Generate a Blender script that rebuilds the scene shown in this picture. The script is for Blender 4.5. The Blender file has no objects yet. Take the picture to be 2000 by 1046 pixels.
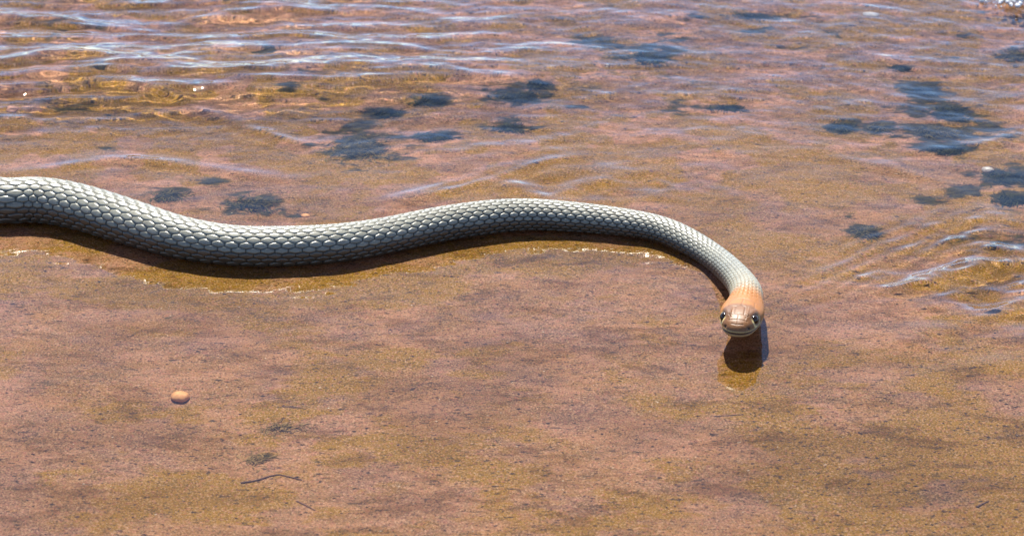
import bpy, math, random
import numpy as np

# ------------------------------------------------------------------ camera, sky, sun, exposure
sc = bpy.context.scene
COL = sc.collection
PITCH = math.radians(25.0)          # camera looks down at the stream
K = 2.5                             # metres per model unit: shapes below are laid out in model units
DIST = 1.20                         # model units (3 m) from the lens to the middle of the picture
HFOV = math.radians(23.1)
SUN_EL, SUN_AZ = math.radians(60.0), math.radians(11.0)   # azimuth measured from +Y towards -X
CAM = np.array([0.0, -DIST * math.cos(PITCH), DIST * math.sin(PITCH)])

cam_data = bpy.data.cameras.new('camera')
cam = bpy.data.objects.new('camera', cam_data)
COL.objects.link(cam)
cam.location = CAM * K
cam.rotation_euler = (math.pi / 2 - PITCH, 0, 0)
cam_data.sensor_width = 36.0
cam_data.angle = HFOV
cam_data.clip_start = 0.01
cam_data.clip_end = 200.0
cam_data.dof.use_dof = True
cam_data.dof.focus_distance = 1.17 * K
cam_data.dof.aperture_fstop = 24.0 / K
sc.camera = cam

world = bpy.data.worlds.new('World')
sc.world = world
world.use_nodes = True
wn = world.node_tree
bg = wn.nodes['Background']
sky = wn.nodes.new('ShaderNodeTexSky')
sky.sky_type = 'NISHITA'
sky.sun_disc = False
sky.sun_elevation = SUN_EL
sky.sun_rotation = -SUN_AZ
sky.altitude = 2500.0
sky.air_density = 0.75
sky.dust_density = 0.0
sky.ozone_density = 4.0
wn.links.new(sky.outputs[0], bg.inputs[0])
bg.inputs[1].default_value = 0.12

sun_data = bpy.data.lights.new('sun', 'SUN')
sun_data.energy = 5.0
sun_data.angle = math.radians(0.53)
sun_data.color = (1.0, 0.95, 0.87)
sun_data.cycles.is_caustics_light = True
sun = bpy.data.objects.new('sun', sun_data)
COL.objects.link(sun)
sun_dir = np.array([-math.sin(SUN_AZ) * math.cos(SUN_EL), math.cos(SUN_AZ) * math.cos(SUN_EL), math.sin(SUN_EL)])
from mathutils import Vector
sun.rotation_euler = Vector(sun_dir).to_track_quat('Z', 'Y').to_euler()
sun.location = Vector(sun_dir) * 5

sc.view_settings.view_transform = 'Standard'
sc.view_settings.look = 'None'
sc.view_settings.gamma = 1.0
sc.view_settings.exposure = 1.45
sc.view_settings.use_curve_mapping = False
sc.cycles.use_denoising = True
sc.cycles.caustics_refractive = True
sc.cycles.caustics_reflective = True
sc.cycles.blur_glossy = 0.3
sc.cycles.sample_clamp_indirect = 6.0
sc.cycles.max_bounces = 10
sc.cycles.transmission_bounces = 8

# ------------------------------------------------------------------ pixel (2000 x 1046 photograph) <-> place
FPX = 1000.0 / math.tan(HFOV / 2)
cp, sp = math.cos(PITCH), math.sin(PITCH)
R_ = np.array([1.0, 0, 0]); F_ = np.array([0, cp, -sp]); U_ = np.array([0, sp, cp])

def at(px, py, z=0.0):
    """point at height z seen at a pixel of the photograph"""
    d = R_ * ((px - 1000.0) / FPX) + U_ * ((523.0 - py) / FPX) + F_
    t = (z - CAM[2]) / d[2]
    return CAM + d * t

def at_bed(px, py, lift=0.0):
    """point on the stream bed seen through the water at a pixel (the sight line bends at the surface)"""
    p = at(px, py, 0.0)
    h = p[:2] - CAM[:2]; dist = np.hypot(*h); h = h / dist
    sr = (dist / math.hypot(dist, CAM[2])) / 1.333
    tr = sr / math.sqrt(1 - sr * sr)
    x, y = p[0], p[1]; z = 0.0
    for _ in range(4):
        z = float(bed_height(np.array([[x]]), np.array([[y]]))[0, 0])
        x, y = p[0] - h[0] * z * tr, p[1] - h[1] * z * tr
    return np.array([x, y, z + lift])

def mm_per_px(px, py):
    p = at(px, py)
    return np.dot(p - CAM, F_) / FPX

def smooth(a, b, x):
    t = np.clip((x - a) / (b - a), 0, 1)
    return t * t * (3 - 2 * t)

_perm = np.random.RandomState(7).permutation(512)
_ang = np.random.RandomState(8).rand(512) * 2 * math.pi
_gx, _gy = np.cos(_ang), np.sin(_ang)

def noise(x, y, seed=0):
    """gradient noise, about -0.7 .. 0.7"""
    x = x + seed * 17.31; y = y + seed * 41.77
    xi = np.floor(x).astype(np.int64); yi = np.floor(y).astype(np.int64)
    xf = x - xi; yf = y - yi
    u = xf ** 3 * (xf * (xf * 6 - 15) + 10); v = yf ** 3 * (yf * (yf * 6 - 15) + 10)
    def g(ix, iy, fx, fy):
        h = _perm[(_perm[ix & 511] + iy) & 511]
        return _gx[h] * fx + _gy[h] * fy
    a = g(xi, yi, xf, yf); b = g(xi + 1, yi, xf - 1, yf)
    c = g(xi, yi + 1, xf, yf - 1); d = g(xi + 1, yi + 1, xf - 1, yf - 1)
    return (a + (b - a) * u) * (1 - v) + (c + (d - c) * u) * v

def fbm(x, y, seed=0, octs=4, gain=0.5):
    s = 0; a = 1.0
    for k in range(octs):
        s = s + a * noise(x * 2 ** k, y * 2 ** k, seed + k); a *= gain
    return s

def blob(X, Y, px, py, rx, ry, rot=0.0, z=0.0, on_bed=False):
    """soft patch 0..1 on the stream bed; its middle and its reach are given in photograph pixels"""
    c = at_bed(px, py) if on_bed else at(px, py, z); s = mm_per_px(px, py)
    foot = abs(at(px, py + 1)[1] - at(px, py)[1])
    dx, dy = X - c[0], Y - c[1]
    if rot:
        # rotation in the picture sense, applied in metres along the ground
        cr, sr = math.cos(rot), math.sin(rot)
        gx, gy = dx / s, dy / foot
        dx, dy = (gx * cr + gy * sr), (-gx * sr + gy * cr)
        return np.exp(-(dx / rx) ** 2 - (dy / ry) ** 2)
    return np.exp(-(dx / (rx * s)) ** 2 - (dy / (ry * foot)) ** 2)

def link(o, parent=None):
    COL.objects.link(o)
    if parent is not None:
        o.parent = parent
    return o

def tag(o, label=None, cat=None, group=None, kind=None):
    if label: o['label'] = label
    if cat: o['category'] = cat
    if group: o['group'] = group
    if kind: o['kind'] = kind
    return o

def mesh_np(name, verts, quads, mat, parent=None, smooth_shade=True, tris=None):
    me = bpy.data.meshes.new(name)
    verts = (np.asarray(verts) * K).astype(np.float32)
    faces = []
    nq = 0 if quads is None else len(quads)
    nt = 0 if tris is None else len(tris)
    me.vertices.add(len(verts)); me.vertices.foreach_set('co', verts.ravel())
    loops = np.concatenate([np.asarray(a, dtype=np.int32).ravel() for a in (quads, tris) if a is not None and len(a)])
    me.loops.add(len(loops)); me.loops.foreach_set('vertex_index', loops)
    starts = np.concatenate([np.arange(nq) * 4, nq * 4 + np.arange(nt) * 3]).astype(np.int32)
    me.polygons.add(nq + nt)
    me.polygons.foreach_set('loop_start', starts)
    me.polygons.foreach_set('use_smooth', np.full(nq + nt, smooth_shade, dtype=bool))
    me.update(calc_edges=True); me.validate()
    if mat: me.materials.append(mat)
    o = bpy.data.objects.new(name, me)
    link(o, parent)
    return o

def attr(o, name, data, kind='FLOAT'):
    a = o.data.attributes.new(name, kind, 'POINT')
    if kind == 'FLOAT':
        a.data.foreach_set('value', np.asarray(data, dtype=np.float32).ravel())
    else:
        c = np.ones((len(data), 4), dtype=np.float32); c[:, :3] = data
        a.data.foreach_set('color', c.ravel())

def graded(core0, core1, step, far, growth=1.25):
    """coordinates: fine between core0 and core1, then widening out to +-far"""
    core = np.linspace(core0, core1, int(round((core1 - core0) / step)) + 1)
    lo, hi = [], []
    s = step; x = core1
    while x < far:
        s *= growth; x += s; hi.append(x)
    s = step; x = core0
    while x > -far:
        s *= growth; x -= s; lo.append(x)
    return np.concatenate([np.array(lo[::-1]), core, np.array(hi)])

def grid_quads(ny, nx):
    i = np.arange(nx * ny).reshape(ny, nx)
    return np.stack([i[:-1, :-1], i[:-1, 1:], i[1:, 1:], i[1:, :-1]], -1).reshape(-1, 4)

# ------------------------------------------------------------------ materials
class NT:
    def __init__(self, name):
        self.m = bpy.data.materials.new(name); self.m.use_nodes = True
        self.t = self.m.node_tree; self.t.nodes.clear()
        self.out = self.t.nodes.new('ShaderNodeOutputMaterial')
    def n(self, typ, **kw):
        nd = self.t.nodes.new(typ)
        for k, v in kw.items():
            setattr(nd, k, v)
        return nd
    def l(self, a, b):
        self.t.links.new(a, b)
    def setin(self, sock, v):
        if hasattr(v, 'is_output') or isinstance(v, bpy.types.NodeSocket):
            self.l(v, sock)
        else:
            sock.default_value = v if not (isinstance(v, tuple) and len(v) == 3 and sock.type == 'RGBA') else (*v, 1)
    def math(self, op, a, b=0.0, clamp=False):
        nd = self.n('ShaderNodeMath', operation=op, use_clamp=clamp)
        self.setin(nd.inputs[0], a); self.setin(nd.inputs[1], b)
        return nd.outputs[0]
    def mix(self, f, a, b, blend='MIX'):
        nd = self.n('ShaderNodeMix', data_type='RGBA', blend_type=blend)
        self.setin(nd.inputs[0], f); self.setin(nd.inputs[6], a); self.setin(nd.inputs[7], b)
        return nd.outputs[2]
    def ramp(self, f, lo, hi, a=0.0, b=1.0):
        nd = self.n('ShaderNodeMapRange', interpolation_type='SMOOTHSTEP')
        self.setin(nd.inputs[0], f)
        for k, v in zip((1, 2, 3, 4), (lo, hi, a, b)): nd.inputs[k].default_value = v
        return nd.outputs[0]
    def attr(self, name, col=False):
        nd = self.n('ShaderNodeAttribute'); nd.attribute_name = name
        return nd.outputs['Color'] if col else nd.outputs['Fac']
    def noise(self, vec, scale, detail=3.0, rough=0.5, dist=0.0):
        nd = self.n('ShaderNodeTexNoise')
        if vec is not None: self.l(vec, nd.inputs['Vector'])
        nd.inputs['Scale'].default_value = scale; nd.inputs['Detail'].default_value = detail
        nd.inputs['Roughness'].default_value = rough; nd.inputs['Distortion'].default_value = dist
        return nd.outputs[0]
    def coords(self, scale=(1, 1, 1), rot=(0, 0, 0)):
        tc = self.n('ShaderNodeTexCoord'); mp = self.n('ShaderNodeMapping')
        mp.inputs['Scale'].default_value = [a / K for a in scale]; mp.inputs['Rotation'].default_value = rot
        self.l(tc.outputs['Object'], mp.inputs['Vector'])
        return mp.outputs[0]
    def principled(self, **kw):
        nd = self.n('ShaderNodeBsdfPrincipled')
        for k, v in kw.items():
            self.setin(nd.inputs[k.replace('_', ' ')], v)
        self.l(nd.outputs[0], self.out.inputs['Surface'])
        return nd
    def bump(self, h, strength, dist):
        nd = self.n('ShaderNodeBump'); nd.inputs['Strength'].default_value = strength
        nd.inputs['Distance'].default_value = dist * K
        self.l(h, nd.inputs['Height'])
        return nd.outputs[0]

def bed_material():
    M = NT('stream_bed_rock')
    iso = M.coords()
    flow = M.coords(scale=(0.5, 1.0, 1.0), rot=(0, 0, math.radians(4)))
    ochre = M.attr('ochre'); alg = M.attr('algae'); rip = M.attr('coarse')
    far = M.attr('upstream')
    big = M.noise(iso, 22, 4, 0.6)
    mid = M.noise(flow, 95, 5, 0.65, 0.4)
    patch = M.noise(flow, 48, 5, 0.62, 0.6)
    fine = M.noise(flow, 420, 4, 0.7)
    grain = M.noise(iso, 1250, 2, 0.6)
    hue = M.noise(M.coords(scale=(0.8, 1.0, 1.0), rot=(0, 0, 1.1)), 800, 2, 0.6)
    mauve = (0.200, 0.106, 0.066)  # mauve rock patches, partly standing in for sky reflected off the water
    tan = (0.228, 0.118, 0.040)
    gold = (0.208, 0.111, 0.005)
    pink = (0.400, 0.205, 0.120)
    c = M.mix(M.ramp(big, 0.38, 0.62), mauve, tan)
    # bare pinkish rock shows in blotches, more of it upstream where the current sweeps it
    c = M.mix(M.math('MULTIPLY', M.ramp(patch, 0.46, 0.60), M.math('ADD', M.math('MULTIPLY', far, 0.6), 0.4)), c, pink)
    streak = M.noise(M.coords(scale=(0.42, 1.0, 1.0), rot=(0, 0, math.radians(5))), 210, 4, 0.6, 0.3)
    c = M.mix(M.ramp(streak, 0.54, 0.70, 0, 0.6), c, (0.235, 0.130, 0.085))
    c = M.mix(M.ramp(streak, 0.47, 0.30, 0, 0.7), c, (0.135, 0.075, 0.018))
    # golden diatom film; beside the snake the gold also paints in its reflection
    gf = M.math('ADD', ochre, M.math('MULTIPLY', M.math('SUBTRACT', mid, 0.5), 1.5))
    c = M.mix(M.ramp(gf, 0.12, 0.50, 0, 1.0), c, gold)
    # silt mottling
    c = M.mix(M.ramp(mid, 0.47, 0.28, 0, 0.55), c, (0.075, 0.050, 0.020))
    c = M.mix(M.math('MULTIPLY', M.ramp(fine, 0.47, 0.28, 0, 1), 0.55), c, (0.050, 0.032, 0.020))
    c = M.mix(M.ramp(fine, 0.56, 0.75, 0, 0.55), c, (0.31, 0.18, 0.10))
    # grains of different rock
    c = M.mix(M.ramp(hue, 0.54, 0.68, 0, 0.55), c, (0.30, 0.115, 0.085))
    c = M.mix(M.ramp(hue, 0.46, 0.32, 0, 0.50), c, (0.115, 0.088, 0.045))
    c = M.mix(M.ramp(grain, 0.54, 0.66, 0, 0.85), c, (0.38, 0.24, 0.15))
    c = M.mix(M.ramp(grain, 0.45, 0.33, 0, 0.9), c, (0.040, 0.024, 0.018))
    tone = M.noise(M.coords(scale=(0.55, 1.0, 1.0), rot=(0, 0, math.radians(-6))), 17, 4, 0.6, 0.5)
    c = M.mix(M.math('MULTIPLY', M.ramp(tone, 0.54, 0.36, 0, 0.75), M.ramp(far, 0, 1, 1.0, 0.45)), c, (0.70, 0.66, 0.52), 'MULTIPLY')
    tone2 = M.noise(M.coords(scale=(0.45, 1.0, 1.0), rot=(0, 0, math.radians(6))), 75, 4, 0.65, 0.6)
    c = M.mix(M.math('MULTIPLY', M.ramp(tone2, 0.50, 0.33, 0, 0.9), M.ramp(far, 0, 1, 1.0, 0.6)), c, (0.60, 0.55, 0.42), 'MULTIPLY')
    # short dark ticks drawn out along the current
    ticks = M.noise(M.coords(scale=(0.30, 1.0, 1.0), rot=(0, 0, math.radians(3))), 700, 2, 0.5)
    c = M.mix(M.ramp(ticks, 0.635, 0.70, 0, 0.85), c, (0.020, 0.014, 0.010))
    # algae film
    af = M.math('ADD', alg, M.math('MULTIPLY', M.math('SUBTRACT', mid, 0.5), 2.2))
    af = M.math('MULTIPLY', M.ramp(af, 0.22, 0.62), M.ramp(alg, 0.04, 0.22))
    c = M.mix(M.math('MULTIPLY', af, 0.95), c, M.mix(M.ramp(fine, 0.35, 0.65), (0.010, 0.010, 0.006), (0.045, 0.039, 0.011)))
    h = M.math('ADD', M.math('MULTIPLY', mid, 0.8), M.math('MULTIPLY', fine, 0.45))
    h = M.math('ADD', h, M.math('MULTIPLY', grain, M.math('MULTIPLY', rip, 0.5)))
    b = M.bump(h, 0.75, 0.0024)
    M.principled(Base_Color=c, Roughness=0.9, Specular_IOR_Level=0.15, Normal=b)
    return M.m

def water_material():
    M = NT('clear_stream_water')
    g = M.n('ShaderNodeBsdfGlass')
    g.inputs['IOR'].default_value = 1.333
    g.inputs['Roughness'].default_value = 0.0
    g.inputs['Color'].default_value = (0.985, 0.965, 0.92, 1)
    M.l(g.outputs[0], M.out.inputs['Surface'])
    return M.m

def snake_material():
    M = NT('snake_skin')
    v = M.coords()
    c = M.attr('col', True)
    n = M.noise(v, 900, 4, 0.65)
    n2 = M.noise(v, 160, 3, 0.5)
    c = M.mix(M.ramp(n, 0.35, 0.65, 0.3, 0.0), c, (0.55, 0.5, 0.45), 'MULTIPLY')
    c = M.mix(M.ramp(n2, 0.35, 0.7, 0.0, 0.35), c, (0.72, 0.66, 0.60), 'MULTIPLY')
    b = M.bump(n, 0.25, 0.0002)
    M.principled(Base_Color=c, Roughness=M.math('ADD', M.ramp(n, 0.3, 0.7, 0.27, 0.36), M.attr('matt')), Specular_IOR_Level=M.ramp(M.attr('matt'), 0.0, 0.4, 0.5, 0.15), Normal=b)
    return M.m

def simple(name, c1, c2, scale, rough=0.6, spec=0.3, bump=0.0):
    M = NT(name)
    v = M.coords()
    n = M.noise(v, scale, 5, 0.6)
    c = M.mix(M.ramp(n, 0.35, 0.65), c1, c2)
    kw = dict(Base_Color=c, Roughness=rough, Specular_IOR_Level=spec)
    if bump: kw['Normal'] = M.bump(n, 0.6, bump)
    M.principled(**kw)
    return M.m

M_BED = bed_material()
M_WATER = water_material()
M_SNAKE = snake_material()
M_EYE = simple('snake_eye', (0.006, 0.005, 0.004), (0.03, 0.015, 0.006), 500, 0.16, 0.35)
M_ORANGE = simple('orange_stone', (0.50, 0.25, 0.10), (0.60, 0.34, 0.15), 180, 0.7, 0.3, 0.0004)
M_PINK = simple('pink_stone', (0.30, 0.16, 0.11), (0.38, 0.22, 0.16), 180, 0.7, 0.3, 0.0004)
M_QUARTZ = simple('white_quartz', (0.36, 0.34, 0.31), (0.50, 0.48, 0.45), 160, 0.3, 0.5, 0.0003)
M_ALGAE = simple('dark_algae', (0.012, 0.014, 0.006), (0.05, 0.052, 0.014), 120, 0.7, 0.2)
M_MOSS = simple('olive_algae', (0.05, 0.045, 0.012), (0.13, 0.10, 0.03), 150, 0.8, 0.2)
M_SILT = simple('silted_algae', (0.17, 0.115, 0.040), (0.26, 0.17, 0.075), 150, 0.9, 0.1)
M_TWIG = simple('wet_twig', (0.06, 0.03, 0.02), (0.14, 0.07, 0.045), 300, 0.6, 0.3, 0.0003)
M_GRIT = simple('dark_grit', (0.02, 0.015, 0.012), (0.09, 0.05, 0.03), 40, 0.8, 0.2)
M_SAND = simple('pale_sand_grain', (0.34, 0.21, 0.12), (0.55, 0.46, 0.34), 60, 0.5, 0.4)
M_FOAM = simple('foam', (0.42, 0.43, 0.44), (0.55, 0.56, 0.57), 90, 0.25, 0.5)

# ------------------------------------------------------------------ the snake's course (needed by bed and water)
BED_AT_SNAKE = -0.0038
MM = 0.001
#   pixel x, y of the body's middle line, radius in pixels, height of the middle above its own rest
course = [(0, 394, 47.5), (75, 392, 47.5), (150, 404, 47.5), (250, 434, 47), (350, 465, 44.5), (450, 481, 42.5),
          (525, 483.5, 42.5), (650, 478, 41), (750, 463, 38.5), (850, 442, 37.5), (950, 427, 36.5), (1030, 421.5, 34.5),
          (1127, 427, 32.5), (1225, 438, 30.5), (1289, 450, 29), (1338, 470, 28.5), (1394, 503, 27)]
P = []; RAD = []
for px, py, r in course:
    rm = r * mm_per_px(px, py + r)
    P.append(at(px, py, BED_AT_SNAKE + rm)); RAD.append(rm)
# tail side, out of the picture to the side: it goes on in the same slow bends and thins out
for k, (dx, dy, rm) in enumerate([(-0.05, 0.012, 0.0113), (-0.10, 0.035, 0.0108), (-0.15, 0.045, 0.0098), (-0.20, 0.035, 0.0085),
                                  (-0.25, 0.012, 0.0068), (-0.30, -0.002, 0.0050), (-0.35, 0.004, 0.0032), (-0.39, 0.016, 0.0012)]):
    b = at(0, 394, 0)
    P.insert(0, np.array([b[0] + dx, b[1] + dy, BED_AT_SNAKE + rm])); RAD.insert(0, rm)
# neck and head: lifted clear of the water
HEAD_Z = 0.0142
neck = [(1437, 540, 0.0064, 0.0066), (1457, 570, 0.0092, 0.0074), (1456, 593, 0.0118, 0.0080), (1447, 619, 0.0127, 0.008), (1438, 648, 0.0130, 0.008)]
for px, py, z, rm in neck:
    P.append(at(px, py, z)); RAD.append(rm)
P = np.array(P); RAD = np.array(RAD)

def catmull(P, per=60):
    Q = np.vstack([2 * P[0] - P[1], P, 2 * P[-1] - P[-2]])
    out = []
    for i in range(1, len(Q) - 2):
        p0, p1, p2, p3 = Q[i - 1], Q[i], Q[i + 1], Q[i + 2]
        d = lambda a, b: max(np.linalg.norm(a[:3] - b[:3]), 1e-6) ** 0.5
        t1 = d(p0, p1); t2 = t1 + d(p1, p2); t3 = t2 + d(p2, p3)
        t = np.linspace(t1, t2, per, endpoint=False)[:, None]
        A1 = (t1 - t) / t1 * p0 + t / t1 * p1
        A2 = (t2 - t) / (t2 - t1) * p1 + (t - t1) / (t2 - t1) * p2
        A3 = (t3 - t) / (t3 - t2) * p2 + (t - t2) / (t3 - t2) * p3
        B1 = (t2 - t) / t2 * A1 + t / t2 * A2
        B2 = (t3 - t) / (t3 - t1) * A2 + (t - t1) / (t3 - t1) * A3
        out.append((t2 - t) / (t2 - t1) * B1 + (t - t1) / (t2 - t1) * B2)
    out.append(Q[-2][None])
    return np.vstack(out)

line = catmull(np.hstack([P, RAD[:, None]]))
# light smoothing takes the measuring jitter out of the bends
for _ in range(300):
    line[1:-1] = 0.5 * line[1:-1] + 0.25 * (line[:-2] + line[2:])
cum = np.concatenate([[0], np.cumsum(np.linalg.norm(np.diff(line[:, :3], axis=0), axis=1))])
LEN = cum[-1]
def along(s):
    return np.stack([np.interp(s, cum, line[:, k]) for k in range(4)], -1)

# distance of any ground point to the snake's middle line (for meniscus and bed)
_samp = along(np.linspace(0, LEN, 700))
_wl = np.sqrt(np.clip(_samp[:, 3] ** 2 - _samp[:, 2] ** 2, 0, None))     # half width at the waterline
_wl[_samp[:, 2] > _samp[:, 3]] = -1
def snake_edge_distance(X, Y):
    out = np.full(X.shape, 9.0)
    m = (np.abs(X) < 0.75) & (np.abs(Y - 0.03) < 0.16)
    xs, ys = X[m], Y[m]; best = np.full(xs.shape, 9.0)
    for k in range(0, 700):
        if _wl[k] < 0: continue
        d = np.hypot(xs - _samp[k, 0], ys - _samp[k, 1]) - _wl[k]
        np.minimum(best, d, out=best)
    out[m] = best
    return out

# ------------------------------------------------------------------ the stream bed
def bed_height(X, Y):
    far = smooth(0.06, 0.34, Y + 0.05 * noise(X * 4, Y * 4, 3))
    depth = 0.0044 + 0.016 * far
    depth = depth + 0.007 * blob(X, Y, 1850, 420, 330, 170)
    depth = depth + 0.004 * blob(X, Y, 1150, 350, 260, 45)
    depth = depth + 0.003 * blob(X, Y, 100, 150, 500, 90)
    depth = depth + 0.0062 * blob(X, Y, 450, 860, 420, 170) + 0.0035 * blob(X, Y, 352, 771, 90, 40) + 0.0055 * blob(X, Y, 585, 405, 60, 20)
    rough = 0.00075 + 0.0022 * far + 0.001 * blob(X, Y, 1900, 480, 220, 120)
    fade = smooth(2.0, 0.9, np.hypot(X, Y))
    relief = rough * (1.2 * fbm(X * 28, Y * 36, 11, 4) + 0.5 * fbm(X * 130, Y * 170, 15, 3)) * fade
    z = -depth + relief
    return np.minimum(z, -0.0033)

gx = graded(-0.40, 0.40, 0.0013, 40.0, 1.3); gy = graded(-0.32, 0.52, 0.0014, 40.0, 1.3)
X, Y = np.meshgrid(gx, gy)
Z = bed_height(X, Y)
bed = mesh_np('stream_bed', np.stack([X, Y, Z], -1).reshape(-1, 3), grid_quads(len(gy), len(gx)), M_BED)
tag(bed, kind='structure')
bed.cycles.is_caustics_receiver = True

algae_spots = [  # px, py, rx, ry, weight
    (1262, 112, 75, 22, 1.0), (1150, 75, 60, 16, .6), (1190, 90, 60, 14, .6), (1010, 190, 85, 22, .9), (1040, 168, 45, 12, .7),
    (835, 200, 55, 18, .9), (745, 222, 50, 16, .7), (990, 248, 60, 16, .9), (1130, 210, 35, 9, .6), (850, 265, 60, 14, .8),
    (700, 280, 110, 42, .75), (690, 250, 60, 15, .7), (650, 285, 45, 15, .7), (760, 300, 60, 18, .7), (700, 325, 70, 14, .5),
    (1800, 175, 60, 22, .9), (1850, 215, 75, 30, 1.0), (1830, 255, 95, 24, 1.0), (1845, 290, 75, 16, 1.0), (1930, 250, 60, 20, .8),
    (1640, 245, 45, 20, .95), (1720, 250, 45, 16, .85), (1480, 30, 110, 12, .6), (1490, 58, 50, 9, .6), (1420, 210, 55, 9, .7),
    (1315, 75, 45, 12, .6), (1600, 90, 45, 9, .5), (1620, 60, 35, 8, .5), (1750, 132, 35, 8, .7), (1990, 105, 55, 20, .7), (1900, 70, 45, 8, .5),
    (1960, 345, 80, 30, .9), (1900, 370, 60, 22, .8), (1980, 385, 60, 22, .9), (1690, 450, 42, 20, .75), (1660, 425, 22, 8, .5),
    (1810, 390, 40, 22, .5), (325, 380, 60, 20, .7), (480, 395, 75, 26, .7), (560, 420, 65, 16, .5), (430, 360, 80, 14, .4), (1270, 265, 45, 10, .4),
    (210, 290, 28, 9, .4), (70, 228, 30, 6, .4), (205, 228, 30, 6, .4), (590, 155, 40, 10, .4), (560, 175, 30, 8, .35), (520, 105, 40, 8, .6),
    (545, 830, 85, 14, .30), (495, 895, 45, 22, .30), (440, 970, 45, 12, .25), (1300, 632, 16, 10, .3), (330, 625, 40, 10, .25),
    (170, 600, 40, 8, .2), (1960, 470, 70, 22, .7), (1860, 470, 30, 14, .5)]
A = np.zeros_like(X)
for px, py, rx, ry, w in algae_spots:
    A = np.maximum(A, w * blob(X, Y, px, py, rx * 0.92, ry * 0.95, on_bed=True))
A = A * np.clip(0.95 + 1.1 * fbm(X * 70, Y * 80, 21, 4, 0.6), 0, 1.6) + 0.6 * smooth(0.06, 0.24, Y) * np.clip(fbm(X * 30, Y * 28, 25, 4) - 0.10, 0, 1)
attr(bed, 'algae', np.clip(A, 0, 1.2))
ochre_spots = [(330, 235, 360, 80, 1.3), (500, 150, 200, 40, 1.0), (120, 290, 260, 70, 1.0), (760, 310, 300, 70, .7), (1150, 350, 330, 60, 1.0),
               (1500, 340, 330, 110, .75), (1600, 470, 260, 70, .7), (1900, 200, 200, 120, .8), (350, 560, 330, 45, .9), (650, 560, 260, 40, .9),  # spots along the snake stand in for sky reflection its body blocks
               (950, 500, 260, 35, 1.0), (1250, 480, 120, 40, .5), (60, 500, 200, 50, .7), (1700, 60, 280, 40, .6), (1100, 90, 240, 50, .5),
               (1850, 880, 330, 180, .85), (1650, 980, 300, 120, .75), (1900, 720, 200, 50, .5), (1100, 980, 300, 60, .45), (1440, 720, 70, 60, .6), (540, 880, 160, 70, .5), (350, 960, 250, 70, .5),
               (1950, 540, 150, 60, .7), (850, 950, 300, 60, .3), (700, 800, 200, 60, .3)]
O = np.zeros_like(X)
for px, py, rx, ry, w in ochre_spots:
    O = np.maximum(O, w * blob(X, Y, px, py, rx, ry, on_bed=True))
O = np.clip(O * (1 + 0.9 * fbm(X * 26, Y * 34, 31, 4)) + 0.9 * np.clip(fbm(X * 16, Y * 26, 35, 4), -1, 1) + 2.2 * smooth(0.02, 0.16, Y) * np.clip(fbm(X * 26, Y * 24, 38, 3), -0.5, 1), 0, 1)
attr(bed, 'ochre', O)
attr(bed, 'upstream', smooth(0.03, 0.16, Y + 0.03 * noise(X * 6, Y * 6, 37)))
attr(bed, 'coarse', 0.15 + np.clip(blob(X, Y, 1750, 900, 420, 200) + 0.6 * blob(X, Y, 1620, 950, 200, 120), 0, 1) * 0.8)

# ------------------------------------------------------------------ the water
def ridge(X, Y, pts, width, amp, seed=0):
    """a standing ridge of water along a line given in photograph pixels"""
    W = np.array([at(px, py) for px, py in pts])[:, :2]
    lo = W.min(0) - 0.04; hi = W.max(0) + 0.04
    m = (X > lo[0]) & (X < hi[0]) & (Y > lo[1]) & (Y < hi[1])
    x, y = X[m], Y[m]
    best = np.full(x.shape, 9.0); tt = np.zeros(x.shape); n = len(W) - 1
    for k in range(n):
        a, b = W[k], W[k + 1]; d = b - a; L2 = d @ d
        t = np.clip(((x - a[0]) * d[0] + (y - a[1]) * d[1]) / L2, 0, 1)
        cx, cy = a[0] + t * d[0] - x, a[1] + t * d[1] - y
        dist = np.hypot(cx, cy)
        s = dist < best
        best = np.where(s, dist, best); tt = np.where(s, (k + t) / n, tt)
    h = np.zeros_like(X)
    taper = np.sin(np.pi * np.clip(tt, 0, 1)) ** 0.6
    wv = width * (1.5 + 0.8 * noise(x * 20, y * 20, 3))
    h[m] = 0.62 * amp * np.exp(-(best / wv) ** 2) * taper * (1 + 0.9 * noise(x * 18, y * 30, 9))
    return h

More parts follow.
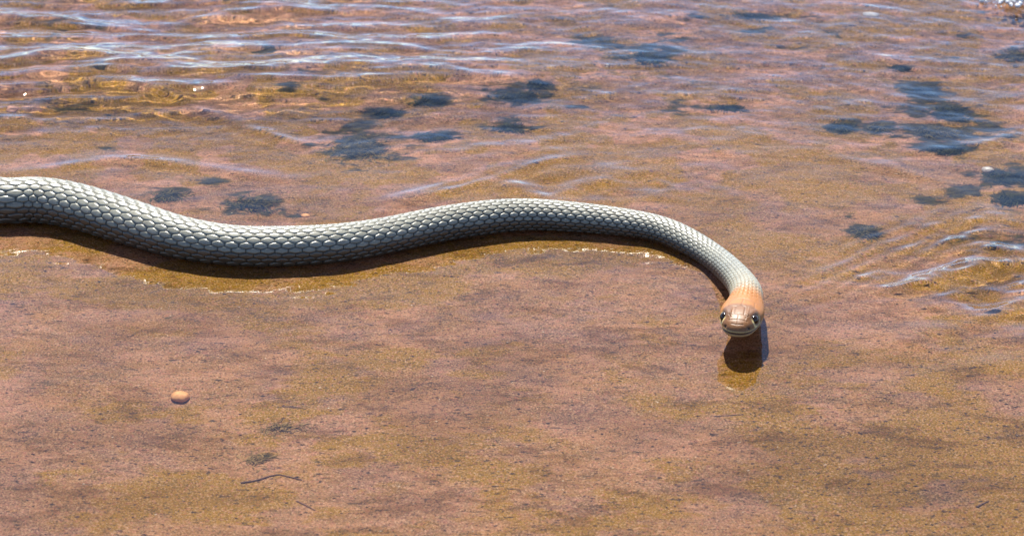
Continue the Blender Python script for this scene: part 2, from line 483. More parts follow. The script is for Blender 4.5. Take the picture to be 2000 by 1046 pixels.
def water_height(X, Y):
    core = smooth(0.75, 0.45, np.abs(X)) * smooth(0.95, 0.6, np.abs(Y - 0.1))
    bend = 0.012 * noise(X * 7, Y * 7, 41)
    # quick water upstream: long crests lying across the view
    tl = np.clip(blob(X, Y, 150, 40, 900, 150) + 0.75 * blob(X, Y, 100, 160, 420, 70), 0, 1)
    up = smooth(0.05, 0.22, Y)
    yy = Y + bend + 0.10 * X * smooth(-0.1, 0.3, X)
    z = 0.0034 * tl * (1.6 * noise(X * 8, yy * 26, 51) + 0.9 * noise(X * 17, yy * 55, 52) + 0.30 * noise(X * 34, yy * 110, 53) + 0.08 * noise(X * 80, yy * 200, 54))
    z = z + 0.00075 * up * (1.4 * noise(X * 17, yy * 30, 55) + 0.8 * noise(X * 44, yy * 66, 56) + 0.40 * noise(X * 95, yy * 135, 57) + 0.16 * noise(X * 190, yy * 250, 58))
    hump = blob(X, Y, 60, 150, 520, 62) + 0.85 * blob(X, Y, 520, 165, 360, 58) + 0.35 * blob(X, Y, 900, 120, 300, 60)
    z = z + 0.0058 * hump * (1 + 0.35 * noise(X * 7, Y * 9, 59))
    # single standing ridges
    for pts, w, a in [
        ([(0, 190), (90, 165), (180, 168), (300, 195), (430, 238), (560, 275), (640, 305)], 0.0045, 0.0021),
        ([(180, 165), (230, 140), (330, 100), (470, 92), (620, 120), (760, 150)], 0.0060, 0.0012),
        ([(0, 130), (120, 128), (230, 112), (330, 82), (420, 72)], 0.0055, 0.0010),
        ([(0, 240), (80, 222), (170, 215)], 0.0045, 0.0009),
        ([(60, 150), (150, 175), (260, 192), (330, 200)], 0.005, 0.0008),
        ([(0, 338), (110, 328), (220, 312), (330, 318), (480, 340), (620, 352)], 0.0040, 0.0016),
        ([(720, 425), (790, 395), (870, 375), (960, 352), (1060, 318), (1160, 300)], 0.0035, 0.0018),
        ([(700, 410), (800, 380), (900, 352), (1010, 315)], 0.0035, 0.0012),
        ([(860, 300), (940, 290), (1040, 282), (1130, 262), (1220, 225)], 0.0040, 0.0008),
        ([(880, 320), (1000, 300), (1100, 290)], 0.0035, 0.0006),
        ([(1160, 330), (1270, 312), (1400, 300), (1560, 296)], 0.0045, 0.0007),
        ([(1180, 352), (1300, 330), (1420, 322)], 0.0040, 0.0006),
        ([(1560, 300), (1700, 320), (1820, 350), (1900, 385)], 0.0045, 0.0008),
        ([(1760, 300), (1880, 290), (2000, 262)], 0.0050, 0.0012),
        ([(1880, 640), (1960, 610), (2040, 575)], 0.0060, 0.0010),
        ([(1700, 640), (1800, 600), (1890, 575)], 0.0055, 0.0008),
        ([(1560, 655), (1700, 650), (1850, 690), (2000, 700)], 0.0060, 0.00045),
        ([(1780, 735), (1900, 715), (2040, 700)], 0.0060, 0.0007)]:
        z = z + ridge(X, Y, pts, w, a)
    # fan of capillary ripples running out of the eddy beside the head
    c = at(1580, 545); e = at(1900, 415)
    d = (e - c)[:2]; d = d / np.hypot(*d)
    q = -(X - c[0]) * d[1] + (Y - c[1]) * d[0] + 0.006 * noise(X * 30, Y * 30, 61)
    fan = blob(X, Y, 1730, 490, 170, 42, rot=0.38)
    z = z + 0.00034 * fan * np.sin(q * 2 * math.pi / (0.0098 + 0.0 * X)) * (0.7 + 0.9 * noise(X * 40, Y * 22, 62))
    # the eddy itself: lumpy, deep folds
    ed = np.clip(blob(X, Y, 1930, 470, 110, 50) + blob(X, Y, 1840, 545, 170, 36) + 0.8 * blob(X, Y, 1960, 560, 120, 40) + 0.45 * blob(X, Y, 1930, 630, 160, 40), 0, 1)
    z = z + 0.0052 * ed * (1.1 * noise(X * 24, (Y - 0.25 * X) * 34, 71) + 0.5 * noise(X * 50, (Y - 0.25 * X) * 75, 72) + 0.14 * noise(X * 110, Y * 150, 73))
    # folds of water piling up behind the body
    pile = blob(X, Y, 1150, 362, 230, 26)
    z = z + 0.0032 * pile * (0.8 * noise(X * 30, yy * 34, 81) + 0.6 * noise(X * 62, yy * 62, 82) + 0.15 * noise(X * 130, yy * 130, 83))
    # slow slanting swells at the outflow
    ou = blob(X, Y, 1850, 650, 300, 90)
    z = z + 0.0013 * ou * noise(X * 12 + Y * 8, (Y - 0.35 * X) * 42, 85)
    # faint breathing of the quiet sheet
    z = z + 0.00016 * noise(X * 9, Y * 13, 91) + 0.00034 * noise(X * 34, Y * 44, 92) * (0.35 + smooth(-0.25, 0.0, Y)) + 0.00013 * noise(X * 105, Y * 125, 93) * (0.4 + 0.8 * smooth(-0.2, 0.0, Y))
    # little bright crinkles beside the neck and a bead in front of the snout
    z = z + 0.00040 * blob(X, Y, 1268, 512, 30, 15) * noise(X * 150, Y * 210, 95)
    z = z * core
    # water climbs a little against the skin
    sd = snake_edge_distance(X, Y)
    z = z * smooth(-0.002, 0.012, sd)
    z = z + 0.0011 * np.exp(-np.clip(sd, 0, None) / 0.0018)
    return z

gx = graded(-0.39, 0.39, 0.0010, 40.0, 1.3); gy = graded(-0.30, 0.50, 0.0011, 40.0, 1.3)
X, Y = np.meshgrid(gx, gy)
ZW = water_height(X, Y)
water = mesh_np('water', np.stack([X, Y, ZW], -1).reshape(-1, 3), grid_quads(len(gy), len(gx)), M_WATER)
tag(water, kind='structure')
water.cycles.is_caustics_caster = True

# ------------------------------------------------------------------ the snake
snake = bpy.data.objects.new('snake', None); link(snake)
tag(snake, 'slender grey snake with orange nape lying across the stream, head raised', 'snake')

HEAD = 0.046                                    # the last stretch of the line is nape, head and snout
s_far = np.linspace(0, LEN - 0.50, 260, endpoint=False)
s_body = np.linspace(LEN - 0.50, LEN - HEAD, 1000, endpoint=False)
s_head = LEN - HEAD + HEAD * (1 - (1 - np.linspace(0, 1, 190)) ** 1.5)
S = np.concatenate([s_far, s_body, s_head[:-1]])
NA = 240
L4 = along(S)
C = L4[:, :3]; Rr = L4[:, 3]
Tn = np.gradient(C, axis=0); Tn /= np.linalg.norm(Tn, axis=1)[:, None]
hs = smooth(LEN - 0.05, LEN - 0.012, S)[:, None]
# the head is held straight: blend the running direction into one axis, nose slightly up
t = LEN - S                                      # distance from the snout
axis = along(np.array([LEN]))[0, :3] - along(np.array([LEN - 0.022]))[0, :3]
axis /= np.linalg.norm(axis)
Tn = Tn * (1 - hs) + axis * hs; Tn /= np.linalg.norm(Tn, axis=1)[:, None]
side = np.cross(Tn, [0, 0, 1.0]); side /= np.linalg.norm(side, axis=1)[:, None]
upv = np.cross(side, Tn)

def prof(pts, t):
    pts = np.array(pts) * MM
    return np.interp(t, pts[:, 0], pts[:, 1])
#               distance from snout: half width / rise above axis / drop below axis   (mm)
pw = [(0, 0), (.25, 2.0), (.7, 3.2), (1.5, 4.4), (3, 5.7), (5, 6.8), (8, 7.9), (11, 8.7), (15, 9.5), (19, 9.9), (23, 9.7), (28, 8.9), (34, 8.0), (40, 7.4), (46, 7.0)]
pu = [(0, 0), (.25, 1.2), (.7, 1.9), (1.5, 2.7), (3, 3.7), (5, 4.6), (8, 5.5), (11, 6.0), (15, 6.2), (19, 6.2), (23, 6.3), (28, 6.5), (34, 6.7), (40, 6.8), (46, 7.0)]
pd = [(0, 0), (.25, 1.6), (.7, 2.5), (1.5, 3.3), (3, 4.2), (5, 4.8), (8, 5.2), (11, 5.5), (15, 5.8), (19, 6.0), (23, 6.1), (28, 6.2), (34, 6.4), (40, 6.6), (46, 7.0)]
def smooth1(a, n):
    b = a.copy()
    for _ in range(n): b[1:-1] = 0.5 * b[1:-1] + 0.25 * (b[:-2] + b[2:])
    return b
kh = smooth(0.046, 0.036, t)
Wd = Rr * (1 - kh) + prof(pw, t) * kh
Up = Rr * 0.98 * (1 - kh) + prof(pu, t) * kh
Dn = Rr * 0.98 * (1 - kh) + prof(pd, t) * kh
Wd, Up, Dn = (smooth1(a, 25) * smooth(0.0, 0.004, t) + a * (1 - smooth(0.0, 0.004, t)) for a in (Wd, Up, Dn))

th = np.linspace(0, 2 * math.pi, NA, endpoint=False) - math.pi / 2      # starts at the belly
ct, st_ = np.cos(th), np.sin(th)
ex = 2.0 / (2.0 + 0.45 * smooth(0.030, 0.012, t) * smooth(0.0, 0.004, t))[:, None]
cx = np.sign(ct) * np.abs(ct)[None, :] ** ex
sx = np.sign(st_) * np.abs(st_)[None, :] ** ex
lat = Wd[:, None] * cx
ver = np.where(sx > 0, Up[:, None] * sx, Dn[:, None] * sx)
# belly is a little flattened where it rests
T2 = np.broadcast_to(t[:, None], lat.shape)
# --- head relief in local terms (lat, ver, t)
inhead = T2 < 0.045
def gs(x, w): return np.exp(-(x / w) ** 2)
al = np.abs(lat)
disp = np.zeros_like(lat)
zm = np.interp(T2, [0, .004, .010, .016, .020], [-.0012, -.0014, -.0017, -.0012, -.0006])
fm = smooth(0.0185, 0.0165, T2)
mouth = gs(ver - zm, 0.00050) * fm * (ver < 0.0015)
disp -= 0.00095 * mouth
lip = gs(ver - zm - 0.0009, 0.00055) * fm
disp += 0.00022 * lip
eye_t, eye_v = 0.0098, 0.0022
socket = np.exp(-((T2 - eye_t) / 0.0027) ** 2 - ((ver - eye_v - 0.0004) / 0.0026) ** 2) * (al > 0.004)
disp -= 0.00085 * socket
brow = np.exp(-((T2 - eye_t) / 0.0042) ** 2 - ((ver - 0.0048) / 0.0009) ** 2) * (al > 0.0035)
disp += 0.00095 * brow
nost = np.exp(-((T2 - 0.0028) / 0.0005) ** 2 - ((ver - 0.0010) / 0.0005) ** 2) * (al > 0.002)
disp -= 0.0006 * nost
# shields on the crown: grooves along a few lines (distance from snout, sideways), mm
plates = np.zeros_like(lat)
top = (ver > 0.0015)
for (t0, l0, t1, l1) in [(1.6, 0, 7.5, 0), (4.2, -4.2, 4.2, 4.2), (7.5, -4.6, 7.5, 4.6), (7.5, 2.3, 14, 2.0), (14, 2.0, 15.6, 0), (15.6, 0, 23, 0),
                         (14, 2.0, 14.8, 6.0), (23, 0, 21, 5.5), (21, 5.5, 14.8, 6.0), (5.8, 3.2, 7.5, 4.6), (1.6, 0, 2.2, 2.6)]:
    for sg in (1, -1):
        a = np.array([t0, sg * l0]) * MM; b = np.array([t1, sg * l1]) * MM; d = b - a; L2 = d @ d + 1e-12
        k = np.clip(((T2 - a[0]) * d[0] + (lat - a[1]) * d[1]) / L2, 0, 1)
        dist = np.hypot(T2 - a[0] - k * d[0], lat - a[1] - k * d[1])
        plates = np.maximum(plates, gs(dist, 0.00022) * top)
disp -= 0.00016 * plates
# upper and lower lip shields
ls = (np.abs(((T2 * 1000) % 2.6) - 1.3) > 1.16) & (np.abs(ver - zm) < 0.0022) & (T2 < 0.018) & (T2 > 0.0015)
disp -= 0.00010 * ls

# --- body scales: rows run round the body, every second row set half a scale on
ROWS = 24
scale_len = 0.300 * 2 * Rr
scale_len = scale_len * (1 - 0.22 * smooth(0.075, 0.035, t))
u = np.concatenate([[0], np.cumsum(np.diff(S) / (0.5 * (scale_len[1:] + scale_len[:-1])))])[:, None]
v = (np.arange(NA) / NA * ROWS)[None, :]
ru = 1.0; rv = 0.866                             # rows are packed so that each scale meets six others
jv = np.round(v)
best1 = np.full(np.broadcast(u, v).shape, 9.0); best2 = best1.copy(); du1 = np.zeros_like(best1); cid = np.zeros_like(best1)
for dj in (-1, 0, 1):
    j = jv + dj
    off = 0.5 * (np.mod(j, 2))
    for di in (-1, 0, 1):
        i = np.round(u - off) + di
        du = u - (i + off); dv = (v - j) * rv
        # each scale is drawn out towards the tail into a rounded tip
        d = np.sqrt((du * (1.0 + 0.06 * np.sign(du))) ** 2 + dv ** 2)
        n1 = d < best1
        best2 = np.where(n1, best1, np.minimum(best2, d))
        cid = np.where(n1, i * 31.7 + np.mod(j, ROWS) * 7.3, cid)
        du1 = np.where(n1, du, du1); best1 = np.where(n1, d, best1)
edge = best2 - best1
sf = smooth(0.020, 0.036, T2)                    # no small scales on the crown
amp = (0.00050 * (Rr / 0.011))[:, None] * sf
oval = smooth(0.60, 0.36, best1)                # rounded outline
dome = smooth(0.0, 0.30, edge) * (0.35 + 0.65 * oval)
disp += amp * (dome - 0.75 + 0.55 * (-du1) * dome)   # tips towards the tail ride over the next scale
rnd = (np.sin(cid * 12.9898) * 43758.5453) % 1.0

pts = C[:, None, :] + side[:, None, :] * lat[..., None] + upv[:, None, :] * ver[..., None]
# outward normals of the smooth tube
dths = np.roll(pts, -1, 1) - np.roll(pts, 1, 1)
ds_ = np.gradient(pts, axis=0)
nrm = np.cross(dths, ds_); nrm /= np.linalg.norm(nrm, axis=2)[..., None] + 1e-12
sgn = np.sign(np.sum(nrm * (pts - C[:, None, :]), axis=2)); nrm *= np.where(sgn == 0, 1, np.median(sgn))[..., None]
pts = pts + nrm * disp[..., None]

# --- colours of the skin
def col(*c): return np.array(c, dtype=float)
grey = col(0.215, 0.212, 0.165); shaded_flank = col(0.060, 0.043, 0.027); belly = col(0.12, 0.095, 0.06)
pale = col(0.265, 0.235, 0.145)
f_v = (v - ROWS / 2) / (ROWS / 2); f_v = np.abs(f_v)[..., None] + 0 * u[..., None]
c = grey * (1 - smooth(0.30, 0.52, f_v)) + shaded_flank * smooth(0.30, 0.52, f_v)  # brownish flanks, darkened further to paint in shade on the lower body
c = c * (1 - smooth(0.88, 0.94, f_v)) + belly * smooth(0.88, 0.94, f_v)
c = c * (0.88 + 0.24 * rnd[..., None])
tt = T2[..., None]
c = c * (1 - 0.7 * smooth(0.085, 0.040, tt)) + pale * 0.7 * smooth(0.085, 0.040, tt)
# dark skin shows between the scales, more of it where the neck is stretched round the bend
stretch = np.interp(t, [0, .05, .08, .16, .24, .30, 1], [.6, .7, 1.15, 1.7, 1.4, .9, .8])[:, None]
gap = np.maximum(smooth(0.15 * stretch, 0.03 * stretch, edge), smooth(0.50, 0.58, best1 + 0.04 * (stretch - 1))) * sf
skin = col(0.016, 0.015, 0.013); oskin = col(0.16, 0.07, 0.03)
skinc = skin * (1 - smooth(0.065, 0.045, tt)) + oskin * smooth(0.065, 0.045, tt)
c = c * (1 - 0.92 * gap[..., None]) + skinc * 0.92 * gap[..., None]
# nape and head
orange = col(0.30, 0.118, 0.020); crown = col(0.165, 0.070, 0.020); cream = col(0.60, 0.48, 0.20); chin = col(0.15, 0.080, 0.042)
on = smooth(0.044, 0.031, tt + 0.004 * noise(T2 * 400, lat * 400, 5)[..., None])
c = c * (1 - on) + orange * on * (1 - 0.35 * gap[..., None])
cn = smooth(0.0185, 0.0155, tt + 0.9 * (al[..., None] - 0.0045).clip(0)) * (ver[..., None] > -0.001)
c = c * (1 - cn) + crown * cn
c = c * (1 - 0.35 * plates[..., None]) + col(0.03, 0.018, 0.012) * 0.35 * plates[..., None]
under = smooth(-0.0012, -0.0026, ver[..., None]) * smooth(0.034, 0.024, tt)
c = c * (1 - under) + chin * under
ring = np.exp(-(((np.hypot((T2 - eye_t) / 1.05, ver - eye_v) - 0.0031) / 0.00045) ** 2)) * (al > 0.004)
front = smooth(0.0002, -0.001, (T2 - eye_t)) * 0.9 + 0.25
ringm = np.clip(1.3 * ring * (0.22 + front) * smooth(0.0030, 0.0005, ver - eye_v + 0.0008), 0, 1)[..., None]
streak = np.exp(-((T2 - eye_t - 0.0022 - 0.5 * (eye_v - ver)) / 0.0011) ** 2) * smooth(-0.0024, -0.001, ver) * smooth(0.0022, 0.0, ver) * (al > 0.004)
c = c * (1 - 0.85 * streak[..., None]) + col(0.05, 0.03, 0.02) * 0.85 * streak[..., None]
lipc = (gs(ver - zm - 0.00105, 0.00030) * 0.55 + gs(ver - zm + 0.00105, 0.00030) * 0.6) * fm
lipc = np.clip(lipc, 0, 1)[..., None]
c = c * (1 - lipc) + cream * lipc
dk = np.clip(mouth * 1.15, 0, 1)[..., None]
c = c * (1 - dk) + col(0.02, 0.008, 0.006) * dk
dk = np.clip(nost * 1.2 + socket * 0.9, 0, 1)[..., None]
c = c * (1 - dk) + col(0.03, 0.018, 0.012) * dk

c = c * (1 - ringm) + cream * ringm             # pale scales in front of and under the eye

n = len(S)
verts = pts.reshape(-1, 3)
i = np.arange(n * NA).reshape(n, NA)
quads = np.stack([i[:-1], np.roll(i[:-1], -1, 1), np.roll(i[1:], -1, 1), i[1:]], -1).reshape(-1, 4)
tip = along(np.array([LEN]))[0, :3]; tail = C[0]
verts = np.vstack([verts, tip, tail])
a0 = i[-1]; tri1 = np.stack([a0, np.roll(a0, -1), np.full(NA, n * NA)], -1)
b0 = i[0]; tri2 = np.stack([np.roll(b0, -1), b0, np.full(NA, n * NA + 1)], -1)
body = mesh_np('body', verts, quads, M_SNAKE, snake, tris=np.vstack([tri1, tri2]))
cc = np.vstack([c.reshape(-1, 3), crown, shaded_flank])
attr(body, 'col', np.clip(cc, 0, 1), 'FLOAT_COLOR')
mt = 0.40 * gap + 0.18 * smooth(0.05, 0.03, T2)
attr(body, 'matt', np.concatenate([mt.ravel(), [0.12, 0.0]]))
body.cycles.is_caustics_receiver = True

# --- eyes
k = int(np.argmin(np.abs(t - eye_t)))
def ball(name, centre, r, mat, parent, squash=(1, 1, 1), seg=24, rings=14):
    vs = [(0, 0, r * squash[2])]
    for a in range(1, rings):
        ph = math.pi * a / rings
        for b in range(seg):
            q = 2 * math.pi * b / seg
            vs.append((r * math.sin(ph) * math.cos(q) * squash[0], r * math.sin(ph) * math.sin(q) * squash[1], r * math.cos(ph) * squash[2]))
    vs.append((0, 0, -r * squash[2]))
    tr, qd = [], []
    for b in range(seg):
        tr.append((0, 1 + b, 1 + (b + 1) % seg))
        m_ = 1 + (rings - 2) * seg
        tr.append((len(vs) - 1, m_ + (b + 1) % seg, m_ + b))
    for a in range(rings - 2):
        for b in range(seg):
            p = 1 + a * seg + b; q = 1 + a * seg + (b + 1) % seg
            qd.append((p, p + seg, q + seg, q))
    o = mesh_np(name, np.array(vs), np.array(qd), mat, parent, tris=np.array(tr))
    o.location = np.asarray(centre) * K
    return o
for sg in (1, -1):
    e_lat = Wd[k] * (1 - (eye_v / Up[k]) ** 2.4) ** (1 / 2.4)
    ec = C[k] + side[k] * sg * (e_lat - 0.0015) + upv[k] * eye_v
    ball('eye', ec, 0.0022, M_EYE, snake)

# ------------------------------------------------------------------ stones, weed, twigs
def bed_z(x, y):
    return float(bed_height(np.array([[x]]), np.array([[y]]))[0, 0])

def stone(name, px, py, size, mat, label, cat='pebble', seed=0, flat=0.75, group=None):
    p = at_bed(px, py + 0.3 * size / mm_per_px(px, py)); z = p[2]
    rng = np.random.RandomState(seed)
    o = ball(name, (p[0], p[1], z + size * flat * 0.42), size, mat, None, (1.0, 0.9, flat), 28, 18)
    me = o.data; co = np.zeros(len(me.vertices) * 3, dtype=np.float32); me.vertices.foreach_get('co', co)
    co = co.reshape(-1, 3); d = co / (np.linalg.norm(co, axis=1)[:, None] + 1e-9)
    f = 1 + 0.16 * noise(d[:, 0] * 1.6 + seed, d[:, 1] * 1.6 + d[:, 2] * 1.3, seed) + 0.05 * noise(d[:, 0] * 5, d[:, 1] * 5 + d[:, 2] * 4, seed + 3)
    me.vertices.foreach_set('co', (co * f[:, None]).astype(np.float32).ravel()); me.update()
    o.rotation_euler = (0, 0, rng.rand() * 6)
    tag(o, label, cat, group)
    o.cycles.is_caustics_receiver = True
    return o
stone('pebble', 352, 771, 0.0044, M_ORANGE, 'round pale orange pebble alone on the quiet silty bed in front of the snake', seed=2, flat=0.8)
stone('pebble', 597, 419, 0.0024, M_ORANGE, 'tiny bright orange pebble beside dark algae just behind the snake', seed=4, flat=0.7)
stone('pebble', 25, 214, 0.0040, M_PINK, 'pale pinkish pebble under the blue rippling water upstream', seed=6, flat=0.6)
stone('pebble', 1929, 330, 0.0034, M_QUARTZ, 'bright white quartz pebble among dark algae by the eddy', seed=8, flat=0.9)
stone('pebble', 1700, 25, 0.0048, M_QUARTZ, 'flat whitish pebble far upstream near the foam', seed=9, flat=0.45)

def tuft(px, py, wpx, hpx, count, mat, label, seed, group='algae clumps on the stream bed'):
    low = 0.55 if mat is M_SILT else 1.0
    rng = np.random.RandomState(seed)
    p0 = at_bed(px, py + 0.25 * hpx)
    s = mm_per_px(px, py); foot = abs(at(px, py + 1)[1] - at(px, py)[1])
    V, Fq = [], []
    for q in range(int(count * 2.2)):
        a = rng.rand() * 6.283; r = min(abs(rng.randn()), 1.9) * 0.55 * (0.6 + 0.6 * abs(math.sin(a * 1.5 + seed)))
        x = p0[0] + r * math.cos(a) * wpx * s; y = p0[1] + r * math.sin(a) * hpx * foot
        z = bed_z(x, y) - 0.0004
        room = max(-0.0022 - z, 0.001)
        L = (0.0025 + 0.005 * rng.rand()) * low; hgt = min(room, (0.0008 + 0.0026 * rng.rand()) * max(0.2, 1.15 - 0.6 * r) * low)
        az = -0.2 + rng.randn() * 1.0; w = 0.00030 + 0.0004 * rng.rand()
        base = len(V); nseg = 4
        wob = rng.randn() * 0.25
        for kk in range(nseg + 1):
            f = kk / nseg
            xx = x + math.cos(az + wob * f) * L * f; yy = y + math.sin(az + wob * f) * L * f
            zz = z + hgt * math.sin(min(f * 2.2, math.pi * 0.62)) 
            ww = w * (1 - 0.8 * f)
            for m_ in range(3):
                b = m_ * 2.0944 + az
                V.append((xx - math.sin(az) * ww * math.cos(b), yy + math.cos(az) * ww * math.cos(b), zz + ww * math.sin(b)))
        for kk in range(nseg):
            for m_ in range(3):
                i0 = base + kk * 3
                Fq.append((i0 + m_, i0 + (m_ + 1) % 3, i0 + 3 + (m_ + 1) % 3, i0 + 3 + m_))
    V = np.array(V) - p0
    o = mesh_np('algae_clump', V, np.array(Fq), mat)
    o.location = p0 * K
    tag(o, label, 'algae', group)
    o.cycles.is_caustics_receiver = True
    return o
G = 'dark algae clumps on the stream bed'
for args in [
    (1262, 114, 42, 13, 170, M_ALGAE, 'broad blackish algae clump standing alone in the pinkish upstream water'),
    (1160, 78, 40, 10, 90, M_MOSS, 'olive algae streak just upstream of the broad blackish clump'),
    (1012, 190, 52, 12, 150, M_ALGAE, 'dark algae clump with an ochre middle, upstream of the body bend'),
    (1045, 166, 26, 7, 70, M_ALGAE, 'small dark algae tuft behind the ochre-centred clump'),
    (835, 200, 36, 9, 120, M_ALGAE, 'slanting dark algae clump upstream of the large olive weed patch'),
    (748, 222, 34, 8, 90, M_ALGAE, 'thin slanting algae streak between olive weed patch and slanting clump'),
    (992, 248, 38, 9, 110, M_ALGAE, 'bluish dark algae clump between the ochre-centred clump and the snake'),
    (852, 266, 40, 8, 100, M_ALGAE, 'low dark algae streak at the tail of the olive weed patch'),
    (700, 285, 70, 26, 260, M_MOSS, 'large olive weed patch behind the curve of the body'),
    (1800, 175, 34, 12, 120, M_ALGAE, 'small dark clump at the upstream end of the big weed bed'),
    (1850, 214, 46, 16, 190, M_ALGAE, 'widest blue-black clump of the big weed bed near the eddy'),
    (1830, 254, 58, 12, 180, M_MOSS, 'olive weed mat in the middle of the big weed bed near the eddy'),
    (1845, 291, 46, 9, 150, M_ALGAE, 'long low blackish clump at the downstream edge of the big weed bed'),
    (1642, 247, 28, 11, 110, M_ALGAE, 'squarish dark clump to the side of the big weed bed'),
    (1722, 250, 30, 10, 90, M_MOSS, 'brown-olive tuft between the squarish clump and the big weed bed'),
    (1480, 32, 70, 7, 90, M_ALGAE, 'long faint algae streak farthest upstream'),
    (1420, 210, 36, 5, 70, M_ALGAE, 'thin isolated dark algae streak upstream of the head'),
    (1752, 132, 18, 4, 40, M_ALGAE, 'tiny dark algae tuft upstream of the big weed bed'),
    (1985, 108, 40, 10, 90, M_MOSS, 'olive algae clump near the foam'),
    (1965, 345, 48, 14, 150, M_ALGAE, 'dark streaming weed around the bright white pebble'),
    (1975, 388, 40, 12, 130, M_ALGAE, 'dark weed at the upstream rim of the eddy'),
    (1690, 452, 26, 10, 90, M_MOSS, 'small grey-olive tuft in the golden shallows beside the head'),
    (325, 382, 36, 10, 110, M_MOSS, 'olive tuft close behind the snake where the body dips'),
    (490, 396, 50, 14, 160, M_MOSS, 'wide olive weed patch close behind the lowest bend of the body'),
    (548, 832, 60, 11, 70, M_SILT, 'faint silted weed streak between the orange pebble and the bent twig'),
    (497, 895, 32, 16, 60, M_SILT, 'roundish silted weed tuft beside the bent twig')]:
    tuft(*args, seed=int(args[0]), group=G)

def twig(pix, r, label):
    pts_ = []
    for px, py in pix:
        pts_.append(at_bed(px, py, r * 0.8))
    ln = catmull(np.array(pts_), 8)
    V, Fq = [], []
    nl = len(ln); org = ln[0].copy()
    rng = np.random.RandomState(int(pix[0][0]))
    for kk, p in enumerate(ln):
        d = ln[min(kk + 1, nl - 1)] - ln[max(kk - 1, 0)]; d /= np.linalg.norm(d)
        sd = np.cross(d, [0, 0, 1]); sd /= np.linalg.norm(sd)
        rr = r * (1 - 0.6 * kk / nl) * (0.8 + 0.4 * rng.rand())
        for m_ in range(7):
            b = m_ * 2 * math.pi / 7
            V.append(p + rr * (sd * math.cos(b) + np.array([0, 0, 1]) * math.sin(b)) - org)
    for kk in range(nl - 1):
        for m_ in range(7):
            i0 = kk * 7
            Fq.append((i0 + m_, i0 + (m_ + 1) % 7, i0 + 7 + (m_ + 1) % 7, i0 + 7 + m_))
    o = mesh_np('twig', np.array(V), np.array(Fq), M_TWIG)
    o.location = org * K
    o.cycles.is_caustics_receiver = True
    tag(o, label, 'twig')
twig([(470, 943), (500, 938), (530, 929), (545, 927), (565, 931), (590, 937)], 0.0006, 'thin reddish-brown bent twig lying in front of the silted weed')
twig([(580, 978), (600, 988), (615, 996)], 0.0005, 'short dark twig bit in front of the bent twig')
twig([(550, 793), (570, 795), (592, 797)], 0.0004, 'short fine twig between the orange pebble and the silted weed')
twig([(1395, 813), (1425, 811), (1452, 809)], 0.0004, 'fine straight dark twig in front of the head')
twig([(1908, 990), (1918, 984), (1932, 978)], 0.0006, 'stubby dark twig on the coarse gritty bed')

# loose grit and pale grains: more than anyone would count
def grains(name, n, mat, size, seed, where, label, cat):
    rng = np.random.RandomState(seed)
    P0 = []
    while len(P0) < n:
        px, py = rng.rand() * 2100 - 50, rng.rand() * 1100 - 20
        p = at(px, py, 0)
        if rng.rand() < where(px, py) * (np.dot(p - CAM, F_) / 1.2) ** 2:
            P0.append((p[0], p[1]))
    P0 = np.array(P0)
    zb = bed_height(P0[:, :1], P0[:, 1:])[:, 0]
    base = np.array([(1, 0, 0), (-1, 0, 0), (0, 1, 0), (0, -1, 0), (0, 0, 1), (0, 0, -1)], float)
    tri = np.array([(0, 2, 4), (2, 1, 4), (1, 3, 4), (3, 0, 4), (2, 0, 5), (1, 2, 5), (3, 1, 5), (0, 3, 5)])
    sz = size * (0.5 + rng.rand(n) ** 3 * 1.6)
    jit = base[None] * (1 + 0.5 * (rng.rand(n, 6, 1) - 0.5)) * sz[:, None, None] * np.stack([1 + rng.rand(n), 0.7 + 0.4 * rng.rand(n), 0.5 + 0.3 * rng.rand(n)], -1)[:, None, :]
    V = jit + np.stack([P0[:, 0], P0[:, 1], zb + 0.2 * sz], -1)[:, None, :]
    T = tri[None] + (np.arange(n) * 6)[:, None, None]
    o = mesh_np(name, V.reshape(-1, 3), None, mat, smooth_shade=False, tris=T.reshape(-1, 3))
    o.cycles.is_caustics_receiver = True
    tag(o, label, cat, kind='stuff')
def g2(px, py, cx, cy, rx, ry): return math.exp(-((px - cx) / rx) ** 2 - ((py - cy) / ry) ** 2)
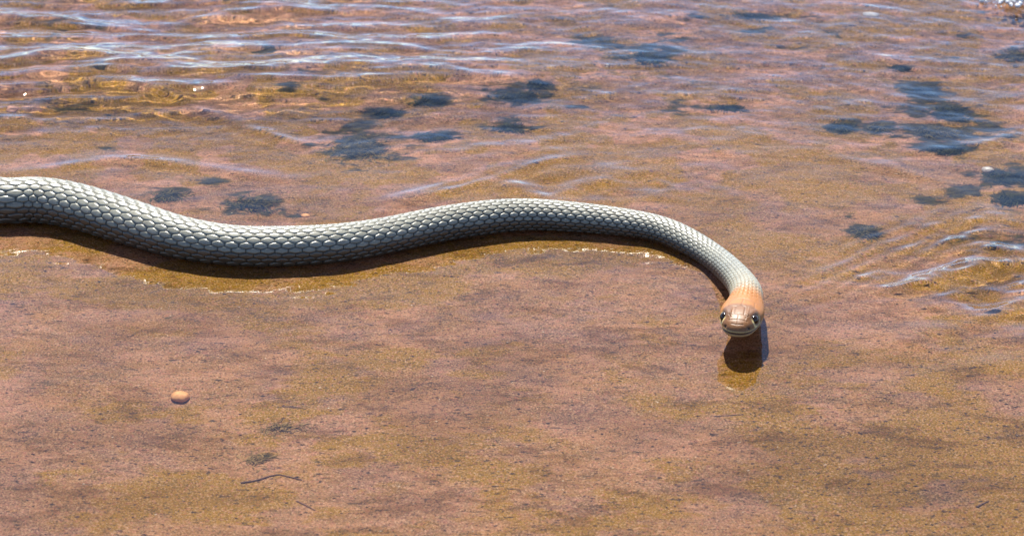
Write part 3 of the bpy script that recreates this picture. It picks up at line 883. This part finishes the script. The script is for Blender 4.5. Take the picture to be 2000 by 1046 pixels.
grains('grit', 6000, M_GRIT, 0.00033, 5, lambda x, y: min(1, (0.35 if y > 480 else 0.12) + 0.8 * g2(x, y, 1750, 880, 330, 170)), 'dark grit scattered over the stream bed', 'grit')
grains('sand_grains', 1300, M_SAND, 0.00022, 6, lambda x, y: min(1, (0.25 if y > 480 else 0.1) + 0.7 * g2(x, y, 1150, 850, 350, 150) + 0.8 * g2(x, y, 1600, 940, 150, 90) + 0.9 * g2(x, y, 330, 585, 60, 22)
       + 0.9 * g2(x, y, 480, 390, 90, 30) + 0.8 * g2(x, y, 690, 300, 70, 40)), 'pale sand grains scattered over the stream bed', 'sand')

# a patch of froth where the current breaks at the far side
rng = np.random.RandomState(12)
froth = []
for q in range(110):
    px = 1978 + rng.randn() * 20; py = abs(rng.randn()) * 9
    p = at(px, py); r = 0.0004 + 0.0013 * rng.rand() ** 2
    froth.append((p[0], p[1] , 0.0012 + 0.004 * rng.rand() * math.exp(-((px - 1985) / 25) ** 2), r))
VB, FB, TB = [], [], []
for x, y, z, r in froth:
    b0_ = len(VB); sg_, rn_ = 10, 6
    VB.append((x, y, z + r))
    for a_ in range(1, rn_):
        ph = math.pi * a_ / rn_
        for b_ in range(sg_):
            q_ = 2 * math.pi * b_ / sg_
            VB.append((x + r * math.sin(ph) * math.cos(q_), y + r * math.sin(ph) * math.sin(q_), z + r * math.cos(ph)))
    VB.append((x, y, z - r))
    for b_ in range(sg_):
        TB.append((b0_, b0_ + 1 + b_, b0_ + 1 + (b_ + 1) % sg_))
        m_ = b0_ + 1 + (rn_ - 2) * sg_
        TB.append((len(VB) - 1, m_ + (b_ + 1) % sg_, m_ + b_))
    for a_ in range(rn_ - 2):
        for b_ in range(sg_):
            p_ = b0_ + 1 + a_ * sg_ + b_; q_ = b0_ + 1 + a_ * sg_ + (b_ + 1) % sg_
            FB.append((p_, p_ + sg_, q_ + sg_, q_))
foam = mesh_np('foam', np.array(VB), np.array(FB), M_FOAM, tris=np.array(TB))
tag(foam, 'small patch of white foam where the current breaks upstream', 'foam', kind='stuff')
